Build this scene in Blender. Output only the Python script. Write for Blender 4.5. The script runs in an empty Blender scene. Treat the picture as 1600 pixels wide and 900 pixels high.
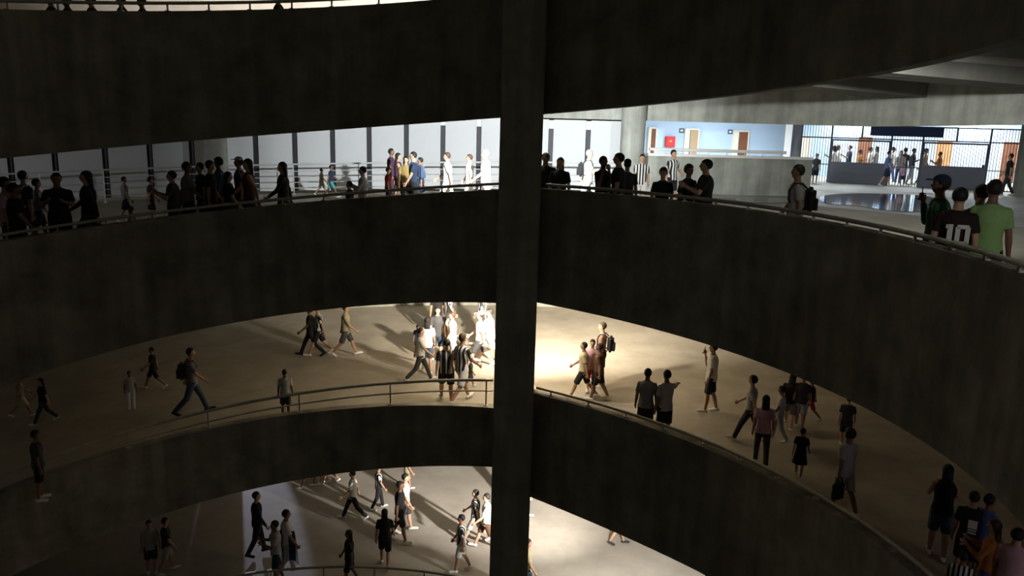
import bpy, bmesh, math, random
from mathutils import Vector, Matrix
random.seed(7)
R_=math.radians
SC=bpy.context.scene; COL=SC.collection
# ------------------------------------------------------------------ camera
F=1250.0; ROLL=R_(1.6); PITCH=R_(11.97)
CR,SR=math.cos(ROLL),math.sin(ROLL)
U0=Vector((0,math.sin(PITCH),math.cos(PITCH))); X0=Vector((1,0,0))
RIGHT=X0*CR+U0*SR; UP=-X0*SR+U0*CR; FWD=Vector((0,math.cos(PITCH),-math.sin(PITCH)))
cd=bpy.data.cameras.new('camera'); cam=bpy.data.objects.new('camera',cd); COL.objects.link(cam)
cd.sensor_width=36; cd.lens=F/1600*36; cd.clip_start=0.05; cd.clip_end=300
cam.matrix_world=Matrix((( RIGHT.x,UP.x,-FWD.x,0),(RIGHT.y,UP.y,-FWD.y,0),(RIGHT.z,UP.z,-FWD.z,0),(0,0,0,1)))
SC.camera=cam
# ------------------------------------------------------------------ world, exposure
w=bpy.data.worlds.new('night'); SC.world=w; w.use_nodes=True
w.node_tree.nodes['Background'].inputs[0].default_value=(1.0,.93,.74,1)
w.node_tree.nodes['Background'].inputs[1].default_value=0.030
vs=SC.view_settings; vs.view_transform='Standard'; vs.look='None'; vs.exposure=0; vs.gamma=1; vs.use_curve_mapping=False
# ------------------------------------------------------------------ pixel rays and the round well
CX,CY,RI,RO=-3.6,9.6,9.0,21.7
def ray(x,y):
    d=FWD+RIGHT*((x-800)/F)-UP*((y-450)/F)
    h=math.hypot(d.x,d.y); return d.x/h,d.y/h,d.z/h
def at_d(x,y,D):
    a,b,t=ray(x,y); return Vector((a*D,b*D,t*D))
def dist_r(x,y,R):
    a,b,t=ray(x,y); q=a*CX+b*CY; return q+math.sqrt(max(0,q*q-(CX*CX+CY*CY-R*R)))
def theta(x,y): return math.degrees(math.atan2(y-CY,x-CX))
def ring(th,R,z): return Vector((CX+R*math.cos(R_(th)),CY+R*math.sin(R_(th)),z))
TP=66.0                                   # the pillar parts ramp (left) from landing (right)
def f0b(t): s=t/100; return .0927*s**3-.3307*s*s-1.1998*s+.9673
def f0t(t): return -1.301*t/100+3.523
def f1t(t): s=t/100; return (-1.634*s-.447) if t>TP else (-.04*s-1.47)
def f1b(t):
    s=t/100; return (-1.294*s*s+.588*s-3.972) if t>TP else (1.318*s*s-.968*s-3.952)
def f2t(t):
    s=t/100; return (-.443*s*s-.774*s-5.999) if t>TP else (2.1*max(s,-.1)**2-2.048*max(s,-.1)-5.741)
def f2b(t):
    if t>TP: return -2.24*t/100-6.701
    s=min(max(t,33),66)/100; return 6.495*s*s-6.168*s-7.468
def fl0(t): return f0b(t)+1.5
def fl1(t): return -2.56-(.0130*(t-TP) if t>TP else 0)
def fl2(t): return -7.0-(.0172*(t-TP) if t>TP else 0)
def fl3(t): return -12.1
FL={0:fl0,1:fl1,2:fl2,3:fl3}
def floor_at(l,x,y): return FL[l](theta(x,y)) if l in FL else -2.9
# ------------------------------------------------------------------ lamps of the place (each floodlight is built further down)
PH=R_(0.75); LD=18.75                     # floodlights hang on the back of the pillar
LAMPS=[ # z, beam power, colour, aim (dx,dy,dz), beam angle, spill power
 (4.6, 20000,(1,.92,.84),(-.30,1,.02),100,60),
 (0.45,8600,(.95,.99,1.0),(-.08,1,-.10),93,60),
 (-3.85,16000,(1,.88,.72),(.10,1,.06),122,300)]
def light(kind,name,loc,power,color,**k):
    d=bpy.data.lights.new(name,kind); d.energy=power; d.color=color
    for a,b in k.items(): setattr(d,a,b)
    o=bpy.data.objects.new(name,d); COL.objects.link(o); o.location=loc; return o
def aim(o,v): o.rotation_euler=Vector(v).to_track_quat('-Z','Y').to_euler()

# ================================================================== helpers
MATS={}
def mat(name,col,rough=.8,metal=0,noise=0,scale=3.0,emit=0,col2=None,bump=0,spec=None):
    if name in MATS: return MATS[name]
    m=bpy.data.materials.new(name); m.use_nodes=True; nt=m.node_tree; b=nt.nodes['Principled BSDF']
    b.inputs['Base Color'].default_value=(*col,1); b.inputs['Roughness'].default_value=rough; b.inputs['Metallic'].default_value=metal
    if spec is not None: b.inputs['Specular IOR Level'].default_value=spec
    if noise:
        tc=nt.nodes.new('ShaderNodeTexCoord'); n=nt.nodes.new('ShaderNodeTexNoise'); n.inputs['Scale'].default_value=scale; n.inputs['Detail'].default_value=8; n.inputs['Roughness'].default_value=.65
        r=nt.nodes.new('ShaderNodeMix'); r.data_type='RGBA'
        c2=col2 or tuple(c*(1-noise) for c in col)
        r.inputs[6].default_value=(*col,1); r.inputs[7].default_value=(*c2,1)
        mr=nt.nodes.new('ShaderNodeMapRange'); mr.inputs[1].default_value=.35; mr.inputs[2].default_value=.68
        nt.links.new(tc.outputs['Object'],n.inputs['Vector']); nt.links.new(n.outputs[0],mr.inputs[0]); nt.links.new(mr.outputs[0],r.inputs[0]); nt.links.new(r.outputs[2],b.inputs['Base Color'])
        if bump:
            bp=nt.nodes.new('ShaderNodeBump'); bp.inputs['Strength'].default_value=bump; bp.inputs['Distance'].default_value=.02
            nt.links.new(n.outputs[0],bp.inputs['Height']); nt.links.new(bp.outputs[0],b.inputs['Normal'])
    if emit:
        b.inputs['Emission Color'].default_value=(*col,1); b.inputs['Emission Strength'].default_value=emit
    MATS[name]=m; return m
def stripes(name,c1,c2,freq,duty=.5,axis=0):
    if name in MATS: return MATS[name]
    m=mat(name,c1,.85); nt=m.node_tree; b=nt.nodes['Principled BSDF']
    tc=nt.nodes.new('ShaderNodeTexCoord'); s=nt.nodes.new('ShaderNodeSeparateXYZ'); nt.links.new(tc.outputs['Object'],s.inputs[0])
    mu=nt.nodes.new('ShaderNodeMath'); mu.operation='MULTIPLY_ADD'; mu.inputs[1].default_value=freq; mu.inputs[2].default_value=100.25; nt.links.new(s.outputs[axis],mu.inputs[0])
    fr=nt.nodes.new('ShaderNodeMath'); fr.operation='FRACT'; nt.links.new(mu.outputs[0],fr.inputs[0])
    gt=nt.nodes.new('ShaderNodeMath'); gt.operation='GREATER_THAN'; gt.inputs[1].default_value=duty; nt.links.new(fr.outputs[0],gt.inputs[0])
    mx=nt.nodes.new('ShaderNodeMix'); mx.data_type='RGBA'; mx.inputs[6].default_value=(*c1,1); mx.inputs[7].default_value=(*c2,1)
    nt.links.new(gt.outputs[0],mx.inputs[0]); nt.links.new(mx.outputs[2],b.inputs['Base Color']); return m
def formed(name,col,dark,joint=2.6):
    """board-marked concrete: noise, rain streaks running down, pour joints"""
    m=mat(name,col,.9,noise=.35,scale=1.3,col2=dark,bump=.25,spec=.25); nt=m.node_tree; b=nt.nodes['Principled BSDF']
    src=b.inputs['Base Color'].links[0].from_socket
    tc=nt.nodes.new('ShaderNodeTexCoord'); mp=nt.nodes.new('ShaderNodeMapping'); mp.inputs['Scale'].default_value=(1.6,1.6,.12)
    n=nt.nodes.new('ShaderNodeTexNoise'); n.inputs['Scale'].default_value=2; n.inputs['Detail'].default_value=6
    nt.links.new(tc.outputs['Object'],mp.inputs[0]); nt.links.new(mp.outputs[0],n.inputs['Vector'])
    mr=nt.nodes.new('ShaderNodeMapRange'); mr.inputs[1].default_value=.4; mr.inputs[2].default_value=.62; mr.inputs[3].default_value=.82; mr.inputs[4].default_value=1.08
    nt.links.new(n.outputs[0],mr.inputs[0])
    mu=nt.nodes.new('ShaderNodeMix'); mu.data_type='RGBA'; mu.blend_type='MULTIPLY'; mu.inputs[0].default_value=1
    nt.links.new(src,mu.inputs[6]); nt.links.new(mr.outputs[0],mu.inputs[7]); nt.links.new(mu.outputs[2],b.inputs['Base Color']); return m
M_FASC=formed('weathered_dark_concrete',(.30,.28,.225),(.15,.14,.11))
M_PIL=formed('pillar_concrete',(.36,.34,.28),(.22,.21,.17))
M_LINT=formed('pale_concrete',(.40,.41,.37),(.27,.28,.25))
M_FLOOR=mat('worn_ramp_concrete',(.40,.365,.30),.75,noise=.2,scale=.9,col2=(.30,.27,.215),bump=.15,spec=.2)
M_FLOOR3=mat('street_level_concrete',(.43,.40,.35),.75,noise=.2,scale=.8,col2=(.33,.30,.26),bump=.15,spec=.2)
M_LAND=mat('landing_concrete',(.42,.42,.38),.55,noise=.4,scale=.5,col2=(.24,.24,.21),spec=.35)
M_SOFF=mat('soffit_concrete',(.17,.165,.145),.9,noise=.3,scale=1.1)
M_RAIL=mat('painted_steel_rail',(.42,.40,.34),.45,metal=.3,noise=.25,scale=6)
M_RAILW=mat('pale_steel_rail',(.62,.63,.62),.45,metal=.2)
M_PANEL=mat('white_hoarding',(.62,.64,.66),.7,noise=.1,scale=.5)
M_POST=mat('dark_steel_post',(.05,.052,.06),.6,metal=.3)
M_GATE=mat('grey_blue_gate_steel',(.11,.12,.155),.5,metal=.2)
M_GPAN=mat('gate_sheet_panel',(.15,.16,.205),.6)
M_BLUE=mat('pale_blue_paint',(.42,.56,.72),.7,noise=.08,scale=.6)
M_CREAM=mat('cream_paint',(.75,.70,.58),.6)
M_BROWN=mat('brown_door_wood',(.20,.075,.035),.5,noise=.3,scale=5)
M_ORANGE=mat('orange_door_wood',(.50,.22,.09),.5,noise=.2,scale=4)
M_WHITEP=mat('white_paint',(.8,.8,.79),.6)
M_RED=mat('red_cabinet_paint',(.62,.03,.03),.4)
M_NAVY=mat('navy_sign_paint',(.015,.03,.09),.5)
M_GREYP=mat('grey_paint',(.30,.30,.31),.7)

def new(name,bm,m,parent=None,kind=None,label=None,cat=None,group=None,smooth=False,loc=None):
    me=bpy.data.meshes.new(name); bmesh.ops.recalc_face_normals(bm,faces=bm.faces); bm.to_mesh(me); bm.free()
    if smooth:
        for p in me.polygons: p.use_smooth=True
    for q in (m if isinstance(m,(list,tuple)) else [m]): me.materials.append(q)
    o=bpy.data.objects.new(name,me); COL.objects.link(o)
    if parent is not None: o.parent=parent
    if loc is not None: o.location=loc
    if kind: o['kind']=kind
    tag(o,label,cat,group); return o
def tag(o,label=None,cat=None,group=None):
    if label: o['label']=label
    if cat: o['category']=cat
    if group: o['group']=group
def empty(name,loc,rz=0,label=None,cat=None,group=None):
    o=bpy.data.objects.new(name,None); COL.objects.link(o); o.location=loc; o.rotation_euler=(0,0,rz); o.empty_display_size=.2
    tag(o,label,cat,group); return o
def box(bm,c,s,rz=0,tilt=None):
    g=bmesh.ops.create_cube(bm,size=1)['verts']
    M=Matrix.Translation(Vector(c))@Matrix.Rotation(rz,4,'Z')
    if tilt: M=M@tilt
    M=M@Matrix.Diagonal((*s,1)); bmesh.ops.transform(bm,matrix=M,verts=g); return g
def seg(bm,p0,p1,r0,r1=None,n=10,caps=True):
    r1=r0 if r1 is None else r1; p0=Vector(p0); p1=Vector(p1); d=p1-p0
    if d.length<1e-6: return
    q=d.to_track_quat('Z','Y').to_matrix(); a=[];b=[]
    for i in range(n):
        t=2*math.pi*i/n; v=q@Vector((math.cos(t),math.sin(t),0))
        a.append(bm.verts.new(p0+v*r0)); b.append(bm.verts.new(p1+v*r1))
    for i in range(n): bm.faces.new((a[i],a[(i+1)%n],b[(i+1)%n],b[i]))
    if caps: bm.faces.new(a[::-1]); bm.faces.new(b)
def tube(bm,pts,r,n=8):
    rings=[]
    for i,p in enumerate(pts):
        p=Vector(p); d=(Vector(pts[min(i+1,len(pts)-1)])-Vector(pts[max(i-1,0)])); q=d.to_track_quat('Z','Y').to_matrix()
        rings.append([bm.verts.new(p+q@Vector((math.cos(2*math.pi*k/n)*r,math.sin(2*math.pi*k/n)*r,0))) for k in range(n)])
    for a,b in zip(rings,rings[1:]):
        best=min(range(n),key=lambda s:sum((a[k].co-b[(k+s)%n].co).length for k in range(n)))
        for k in range(n): bm.faces.new((a[k],a[(k+1)%n],b[(k+1+best)%n],b[(k+best)%n]))
    bm.faces.new(rings[0][::-1]); bm.faces.new(rings[-1])
def ball(bm,c,r,u=14,v=10):
    g=bmesh.ops.create_uvsphere(bm,u_segments=u,v_segments=v,radius=1)['verts']
    rr=r if isinstance(r,(tuple,list)) else (r,r,r)
    bmesh.ops.transform(bm,matrix=Matrix.Translation(Vector(c))@Matrix.Diagonal((*rr,1)),verts=g); return g
def sweep(bm,ths,r0,r1,zt,zb):
    """solid swept along the round well: inner/outer radius, top and bottom as functions of the angle"""
    prev=None
    for t in ths:
        c=[bm.verts.new(ring(t,r,z)) for r,z in ((r0,zb(t)),(r1,zb(t)),(r1,zt(t)),(r0,zt(t)))]
        if prev:
            for k in range(4): bm.faces.new((prev[k],prev[(k+1)%4],c[(k+1)%4],c[k]))
        else: bm.faces.new(c)
        prev=c
    bm.faces.new(prev[::-1])
def rng(a,b,step=2.0):
    n=max(2,int(abs(b-a)/step)+1); return [a+(b-a)*i/(n-1) for i in range(n)]
TA,TB=-38.0,196.0; TL,TR=TP+.001,TP-.001

# ================================================================== the round ramp
def struct_sweep(name,parts,m):
    bm=bmesh.new()
    for a,b,r0,r1,zt,zb in parts: sweep(bm,rng(a,b,1.0),r0,r1,zt,zb)
    o=new(name,bm,m,kind='structure',smooth=True); o.data.set_sharp_from_angle(angle=R_(35)); return o
W=.26
struct_sweep('wall_upper',[(TA,TB,RI,RI+W,f0t,f0b)],M_FASC)
struct_sweep('wall_middle',[(TA,TR,RI,RI+W,f1t,f1b),(TL,TB,RI,RI+W,f1t,f1b)],M_FASC)
struct_sweep('wall_lower',[(TA,TR,RI,RI+W,f2t,f2b),(TL,TB,RI,RI+W,f2t,f2b)],M_FASC)
f3t=lambda t:FL[3](t)+.03
struct_sweep('wall_bottom',[(TA,TR,RI,RI+W,f3t,lambda t:f3t(t)-2.2),(TL,TB,RI,RI+W,f3t,lambda t:f3t(t)-2.2)],M_FASC)
def slab(l,name,m,th=.34):
    f=FL[l]; struct_sweep(name,[(TA,TR,RI+W,RO,f,lambda t:f(t)-th),(TL,TB,RI+W,RO,f,lambda t:f(t)-th)],m)
slab(0,'floor_upper_ramp',M_FLOOR); slab(1,'floor_middle_ramp',M_FLOOR); slab(2,'floor_lower_ramp',M_FLOOR); 
struct_sweep('floor_street',[(TA,TR,RI+W,48,FL[3],lambda t:FL[3](t)-.3),(TL,TB,RI+W,48,FL[3],lambda t:FL[3](t)-.3)],M_FLOOR3)
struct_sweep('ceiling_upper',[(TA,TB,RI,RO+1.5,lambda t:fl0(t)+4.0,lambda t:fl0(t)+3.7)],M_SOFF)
# outer walls and the edge beam over the landing
zlb=lambda t:.05+max(0,48-t)*.014
sof0=lambda t:fl0(t)-.34
struct_sweep('wall_edge_beam',[(-22,150,RO,RO+.4,lambda t:max(sof0(t),.2)+.3,zlb)],M_LINT)
struct_sweep('wall_far_upper',[(20,150,RO,RO+.3,lambda t:fl0(t)+3.7,fl0)],mat('upper_wall_paint',(.5,.47,.42),.8,noise=.2,scale=1))
struct_sweep('wall_far_lower',[(TA,TR,RO-.2,RO,lambda t:fl2(t)+1.1,lambda t:fl2(t)-.3),(TL,TB,RO-.2,RO,lambda t:fl2(t)+1.1,lambda t:fl2(t)-.3)],M_LINT)
# ribs under the rising ramp
k=1
for t in (-12,0,12,23,34,45):
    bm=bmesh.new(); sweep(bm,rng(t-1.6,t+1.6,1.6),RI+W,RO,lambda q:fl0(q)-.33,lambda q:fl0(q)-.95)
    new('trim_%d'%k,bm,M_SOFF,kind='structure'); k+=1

# ---- pillar in front of the bands
pc=at_d(815.5,184,17.52); 
bm=bmesh.new(); g=box(bm,(0,0,0),(.90,.90,22.0)); bmesh.ops.bevel(bm,geom=[e for e in bm.edges],offset=.03,segments=2,affect='EDGES')
# small haunches where the bands meet it
new('concrete_pillar',bm,M_PIL,label='tall dark concrete pillar crossing all the ramp bands in the middle of the well',cat='pillar',loc=(pc.x,pc.y,-5.0)).rotation_euler=(0,0,-PH)
# ---- round columns on the outer edge
for t,lab in ((110.3,'round concrete column at the outer edge among white panels, left of centre'),(68.6,'pale concrete column on the landing beside the blue corridor'),(27,'concrete column on the outer edge beside the gate')):
    if t==27: continue
    p=ring(t,RO-.25,0); bm=bmesh.new(); seg(bm,(0,0,-13.6),(0,0,sof0(t)),.44,n=28)
    new('concrete_column',bm,M_LINT,label=lab,cat='column',loc=(p.x,p.y,0),smooth=False)

# ---- floodlights behind the pillar
for i,(z,pw,colr,av,sp,spill) in enumerate(LAMPS):
    a=math.sin(PH)*LD; b=math.cos(PH)*LD
    e=empty('floodlight',(a,b,z),0,'floodlight on the back of the pillar, %s'%(('lighting the topmost ramp','lighting the landing with the white panels','lighting the lower ramp floor warm','lighting the street level floor')[i]),'lamp')
    bm=bmesh.new(); box(bm,(0,-.16,0),(.34,.10,.26)); bmesh.ops.bevel(bm,geom=bm.edges[:],offset=.02,segments=2,affect='EDGES'); new('housing',bm,M_POST,e)
    bm=bmesh.new(); box(bm,(0,-.10,0),(.28,.01,.20)); new('lens',bm,mat('lit_lens_%d'%i,colr,.3,emit=12),e)
    bm=bmesh.new(); seg(bm,(0,-.2,0),(0,-.42,0),.025); seg(bm,(-.2,-.2,0),(.2,-.2,0),.015); new('bracket',bm,M_POST,e)
    o=light('SPOT','floodlight_beam',(a,b,z),pw,colr,spot_size=R_(sp),spot_blend=1.0,shadow_soft_size=.10); aim(o,av)
    o=light('SPOT','floodlight_spill',(a,b,z),spill,colr,spot_size=R_(150),spot_blend=.8,shadow_soft_size=.10); aim(o,(0,.5,-1))
LX,LY,LZ=3.2,16.5,-9.0
o=light('SPOT','floodlight_beam',(LX,LY,LZ),9500,(1,.92,.83),spot_size=R_(80),spot_blend=.7,shadow_soft_size=.10); aim(o,(-.38,.90,.02))
o=light('SPOT','floodlight_spill',(LX,LY,LZ),1500,(1,.97,.90),spot_size=R_(135),spot_blend=1,shadow_soft_size=.10); aim(o,(.0,.9,-.45))
e=empty('floodlight',(LX,LY,LZ),R_(30),'floodlight under the lowest band aimed at the white floor right of the pillar','lamp')
bm=bmesh.new(); box(bm,(0,-.18,0),(.30,.10,.24)); new('housing',bm,M_POST,e)
bm=bmesh.new(); box(bm,(0,-.125,0),(.26,.01,.20)); new('lens',bm,mat('lit_lens_9',(1,.97,.9),.3,emit=12),e)
# cool street light entering from outside at ground level, left
p=at_d(372,560,46); q=at_d(392,830,21); o=light('SPOT','street_light_beam',(p.x,p.y,-8.2),13000,(.74,.78,1.0),spot_size=R_(8),spot_blend=.35,shadow_soft_size=.10); aim(o,Vector((q.x,q.y,-12.6))-Vector((p.x,p.y,-8.2)))
# pale lamps beyond the frame edge on both sides, then added fill lights
o=light('POINT','side_lamp_left',ring(163,14.5,-4.9),12,(.80,.88,1.0),shadow_soft_size=.2)
o=light('SPOT','side_lamp_left_upper',ring(166,16.5,-.9),900,(.95,.95,1.0),spot_size=R_(80),spot_blend=.8,shadow_soft_size=.2); aim(o,ring(124,22.5,-1.6)-ring(166,16.5,-.9))
o=light('POINT','side_lamp_right',ring(-16,13.5,-4.6),50,(.95,.86,1.0),shadow_soft_size=.2)
p=ring(-22,10.4,-.2); o=light('SPOT','right_rail_fill',p,120,(1,.97,.90),spot_size=R_(62),spot_blend=.8,shadow_soft_size=.15); aim(o,(.25,3.9,-.9))  # unseen fill spot added to brighten the people at the right rail
o=light('POINT','landing_point_fill',ring(4,17.0,-.6),60,(.92,.96,1.0),shadow_soft_size=.3)  # weak unseen fill added to lift the landing

p=ring(20,9.85,1.15); o=light('SPOT','landing_spot_fill',p,3300,(.95,.97,.92),spot_size=R_(94),spot_blend=.8,shadow_soft_size=.1); aim(o,(.34,1,-.13))  # extra fill lamp, added out of sight to brighten edge beam and landing
e=empty('floodlight',p,R_(-32),'added fill lamp hidden behind the uppermost band, brightening the landing and the gate','lamp')  # body of the added fill lamp, not a known fixture
bm=bmesh.new(); box(bm,(0,-.18,0),(.30,.10,.24)); new('housing',bm,M_POST,e)
bm=bmesh.new(); box(bm,(0,-.125,0),(.26,.01,.20)); new('lens',bm,mat('lit_lens_8',(.95,.97,.92),.3,emit=6),e)

# ================================================================== handrails
def rail_thing(label,ths,f,rs,posts,pbase,pr=.02,m=M_RAIL,R=RI+.12,group=None,name='handrail'):
    t0=ths[len(ths)//2]; o=empty(name,ring(t0,R,f(t0)),0,label,'railing',group); inv=-o.location
    for dz,r in rs:
        bm=bmesh.new(); tube(bm,[ring(t,R,f(t)+dz)+inv for t in ths],r); new('rail',bm,m,o,smooth=True)
    for t in posts:
        bm=bmesh.new(); seg(bm,ring(t,R,f(t))+inv,ring(t,R,pbase(t))+inv,pr); box(bm,ring(t,R,pbase(t)+.01)+inv,(.10,.10,.02)); new('post',bm,m,o)
    return o
def th_of(x,y=300,R=RI): 
    D=dist_r(x,y,R); a,b,_=ray(x,y); return theta(a*D,b*D)
r1L=lambda t:-1.65*t/100-.307; r1R=lambda t:-.042*t/100-1.382
rail_thing('grey pipe handrail on top of the middle band, left of the pillar',rng(69,150),r1L,[(0,.035)],rng(72,148,5.5),f1t)
rail_thing('grey pipe handrail on top of the middle band, right of the pillar',rng(-30,62),r1R,[(0,.035)],rng(-26,60,4.6),f1t)
r2L=lambda t:-.0618*(t/100)**2-1.9996*t/100-4.6766
rail_thing('two-bar grey handrail on the lower band, left of the pillar',rng(69.4,150),r2L,[(0,.038),(-.27,.02)],[th_of(757,600),th_of(608,600),th_of(466,600),113,124,135,146],f2t)
r2R=lambda t:(2.09*max(t/100,-.1)**2-2.006*max(t/100,-.1)-5.657)
rail_thing('grey pipe handrail on the lower band, right of the pillar',rng(-30,62.3),r2R,[(0,.035)],rng(-26,60,6),f2t)
rail_thing('steel handrail on top of the uppermost band',rng(69,150),lambda t:f0t(t)+.17,[(0,.035),(.30,.025)],[th_of(x,8) for x in (14,92,190,262,326,390,455,517,590)],f0t)
rail_thing('handrail along the bottom band at the foot of the picture',rng(70,150),lambda t:f3t(t)+.62,[(0,.035),(-.3,.02)],rng(72,146,8),f3t)
# far railing behind the landing walkers
def frail(t): return fl1(t)+1.13
rail_thing('pale five-bar railing at the far side of the landing, left of the pillar',rng(70,148),frail,[(0,.03),(-.26,.014),(-.47,.014),(-.68,.014),(-.89,.014)],[th_of(x,250,RO-.5) for x in (60,160,262,458,560,662,764)],fl1,m=M_RAILW,R=RO-.5)

# ================================================================== white panels
gaps=[-60,15,85,164,234,300,345,400,461,520,577,635,692,748,805,860,918,975]
def on_r(x,y,R): D=dist_r(x,y,R); return at_d(x,y,D)
for i,(a,b) in enumerate(zip(gaps,gaps[1:])):
    if a==300: continue
    A=on_r(a,240,RO+1.1); B=on_r(b,240,RO+1.1); A.z=B.z=0; d=(B-A); L=d.length-.20; c=(A+B)/2; zb=fl1(theta(c.x,c.y)); zt=.0
    bm=bmesh.new(); box(bm,(0,0,(zt-zb)/2),(L,.06,zt-zb)); box(bm,(0,.05,.3),(L,.05,.06)); box(bm,(0,.05,(zt-zb)-.3),(L,.05,.06))
    where='%s'%('first second third fourth fifth sixth seventh eighth ninth tenth eleventh twelfth thirteenth fourteenth fifteenth sixteenth seventeenth'.split()[i])
    new('hoarding_panel',bm,M_PANEL,label='tall white panel behind the far railing, %s from the left edge'%where,cat='panel',group='white panels behind the far railing',loc=(c.x,c.y,zb)).rotation_euler=(0,0,math.atan2(d.y,d.x))
for i,x in enumerate(gaps[1:]):
    if x in (805,975,345): continue
    A=on_r(x,240,RO+1.22); zb=fl1(theta(A.x,A.y))
    e=empty('steel_post',(A.x,A.y,zb),R_(-2),'dark steel post in the gap between two white panels at far wall','post','posts between the white panels')
    hb=-zb-(.35 if x not in(460,) else .1)
    bm=bmesh.new(); box(bm,(0,0,hb/2),(.17,.12,hb)); new('shaft',bm,M_POST,e)
    bm=bmesh.new(); box(bm,(0,0,hb+.16),(.19,.12,.32)); box(bm,(0,-.02,hb+.02),(.26,.12,.04)); new('bracket',bm,M_WHITEP,e)  # white block stands in for light showing through the top of the gap

# ================================================================== landing, corridor and gate
def quad(name,pts,m,kind='structure',th=.2,**k):
    bm=bmesh.new(); a=[bm.verts.new(p) for p in pts]; f=bm.faces.new(a)
    ex=bmesh.ops.extrude_face_region(bm,geom=[f])['geom']; bmesh.ops.translate(bm,vec=(0,0,-th),verts=[v for v in ex if isinstance(v,bmesh.types.BMVert)])
    return new(name,bm,m,kind=kind,**k)
G0=at_d(1249,286,45.5); G1=at_d(1597,300,47.0); G0.z=G1.z=-2.95
# landing floor beyond the ring
bm=bmesh.new(); inner=[ring(t,RO,-2.56) for t in rng(-22,62,4)]
outp=[]
for p in inner:
    d=Vector((p.x-CX,p.y-CY,0)).normalized(); outp.append(Vector((p.x,p.y,0))+d*14+Vector((0,12,-2.95)))
vi=[bm.verts.new(p) for p in inner]; vo=[bm.verts.new(p) for p in outp]
for i in range(len(vi)-1): bm.faces.new((vi[i],vi[i+1],vo[i+1],vo[i]))
new('floor_landing',bm,M_LAND,kind='structure')
bm=bmesh.new(); box(bm,(30,58,-3.0),(70,34,.1)); new('floor_concourse',bm,mat('concourse_floor',(.62,.60,.55),.5),kind='structure')
# low wall under the corridor
def wall_between(name,A,B,z0,z1,m,th=.2,kind='structure',**k):
    d=Vector((B.x-A.x,B.y-A.y,0)); c=Vector(((A.x+B.x)/2,(A.y+B.y)/2,0)); bm=bmesh.new(); box(bm,(0,0,(z1-z0)/2),(d.length,th,z1-z0))
    o=new(name,bm,m,kind=kind,loc=(c.x,c.y,z0),**k); o.rotation_euler=(0,0,math.atan2(d.y,d.x)); return o
A=at_d(1004,270,30.6); B=at_d(1266,270,32.5)
wall_between('wall_corridor_parapet',A,B,-2.6,-1.22,M_LINT,.25)
d=(B-A); wall_between('trim_9',A+Vector((0,-.0,0)),B,-1.22,-1.13,M_WHITEP,.32)
e=empty('corridor_rail',(A.x,A.y,-1.22),math.atan2(d.y,d.x),'white rail on the low concrete wall in front of the blue corridor','railing')
Lr=math.hypot(d.x,d.y)
bm=bmesh.new(); seg(bm,(.2,0,.24),(Lr-1.0,0,.24),.06); new('rail',bm,M_WHITEP,e)
for q in range(8):
    bm=bmesh.new(); seg(bm,(.4+q*(Lr-1.6)/7,0,0),(.4+q*(Lr-1.6)/7,0,.24),.02); new('post',bm,M_WHITEP,e)
# blue walls
BA=at_d(985,220,41); BB=at_d(1232,220,43.5)
wall_between('wall_corridor',BA,BB,-3,1.0,M_BLUE)
FA=G0+Vector((-2.5,7.0,0)); FB=G1+Vector((9,7.5,0))
wall_between('wall_concourse',FA,FB,-3,1.6,M_BLUE)
quad('ceiling_concourse',[ring(t,RO+.4,1.25) for t in rng(74,-18,4)]+[Vector((46,56,1.25)),Vector((4,56,1.25))],M_WHITEP,th=.1)
def floor_q(A,B,z): return
quad('floor_corridor',[Vector((A.x+.2,A.y+.2,-2.36)),Vector((at_d(1232,220,33).x,at_d(1232,220,33).y,-2.36)),Vector((BB.x,BB.y,-2.36)),Vector((BA.x,BA.y,-2.36))],M_WHITEP,th=.3)
# grey end columns between corridor and gate
for x0,x1,D,m,lab in ((1224,1234,41.5,M_WHITEP,'narrow white corner column at the end of the blue corridor'),(1235,1249,44.8,M_GREYP,'grey column at the left end of the barred gate'),(1590,1625,44.0,M_LINT,'grey concrete column at the right end of the barred gate')):
    a=at_d(x0,240,D); b=at_d(x1,240,D); c=(a+b)/2; wd=(b-a).length; bm=bmesh.new(); box(bm,(0,0,2.1),(wd,.5,4.2)); 
    new('square_column',bm,m,label=lab,cat='column',loc=(c.x,c.y,-2.98)).rotation_euler=(0,0,-math.atan2(c.x,c.y))
def on_line(x,y,A,B,off=0):
    """where the ray through a pixel meets the vertical plane through A,B"""
    a,b,t=ray(x,y); d=Vector((B.x-A.x,B.y-A.y)); n=Vector((-d.y,d.x)).normalized()
    D=(n.x*A.x+n.y*A.y-off)/(n.x*a+n.y*b); return Vector((a*D,b*D,t*D))
def door(x0,x1,yt,A,B,zf,m,name,label,open_=0):
    p=on_line(x0,yt,A,B,.14); q=on_line(x1,yt,A,B,.14); c=(p+q)/2; wd=math.hypot(q.x-p.x,q.y-p.y); h=c.z-zf; rz=math.atan2(q.y-p.y,q.x-p.x)
    e=empty(name,(c.x,c.y,zf),rz,label,'door')
    bm=bmesh.new()
    for s in (-1,1): box(bm,(s*(wd/2+.03),0,h/2+.02),(.06,.12,h+.04))
    box(bm,(0,0,h+.03),(wd+.12,.12,.06)); new('door_frame',bm,M_CREAM,e)
    lw=wd if not open_ else wd*.62
    f=new('door_leaf',(lambda b:(box(b,(wd/2-lw/2 if open_ else 0,-.01,h/2),(lw,.05,h-.02)),b)[1])(bmesh.new()),m,e)
    if open_:
        bm=bmesh.new(); box(bm,(-lw*.6,-.01,h/2),(wd-lw,.04,h-.02)); new('lit_opening',bm,M_CREAM,e)
    bm=bmesh.new(); ball(bm,(wd/2-.1,-.08,1.0),.035,8,6); new('door_knob',bm,M_RAILW,f)
    return e
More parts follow.
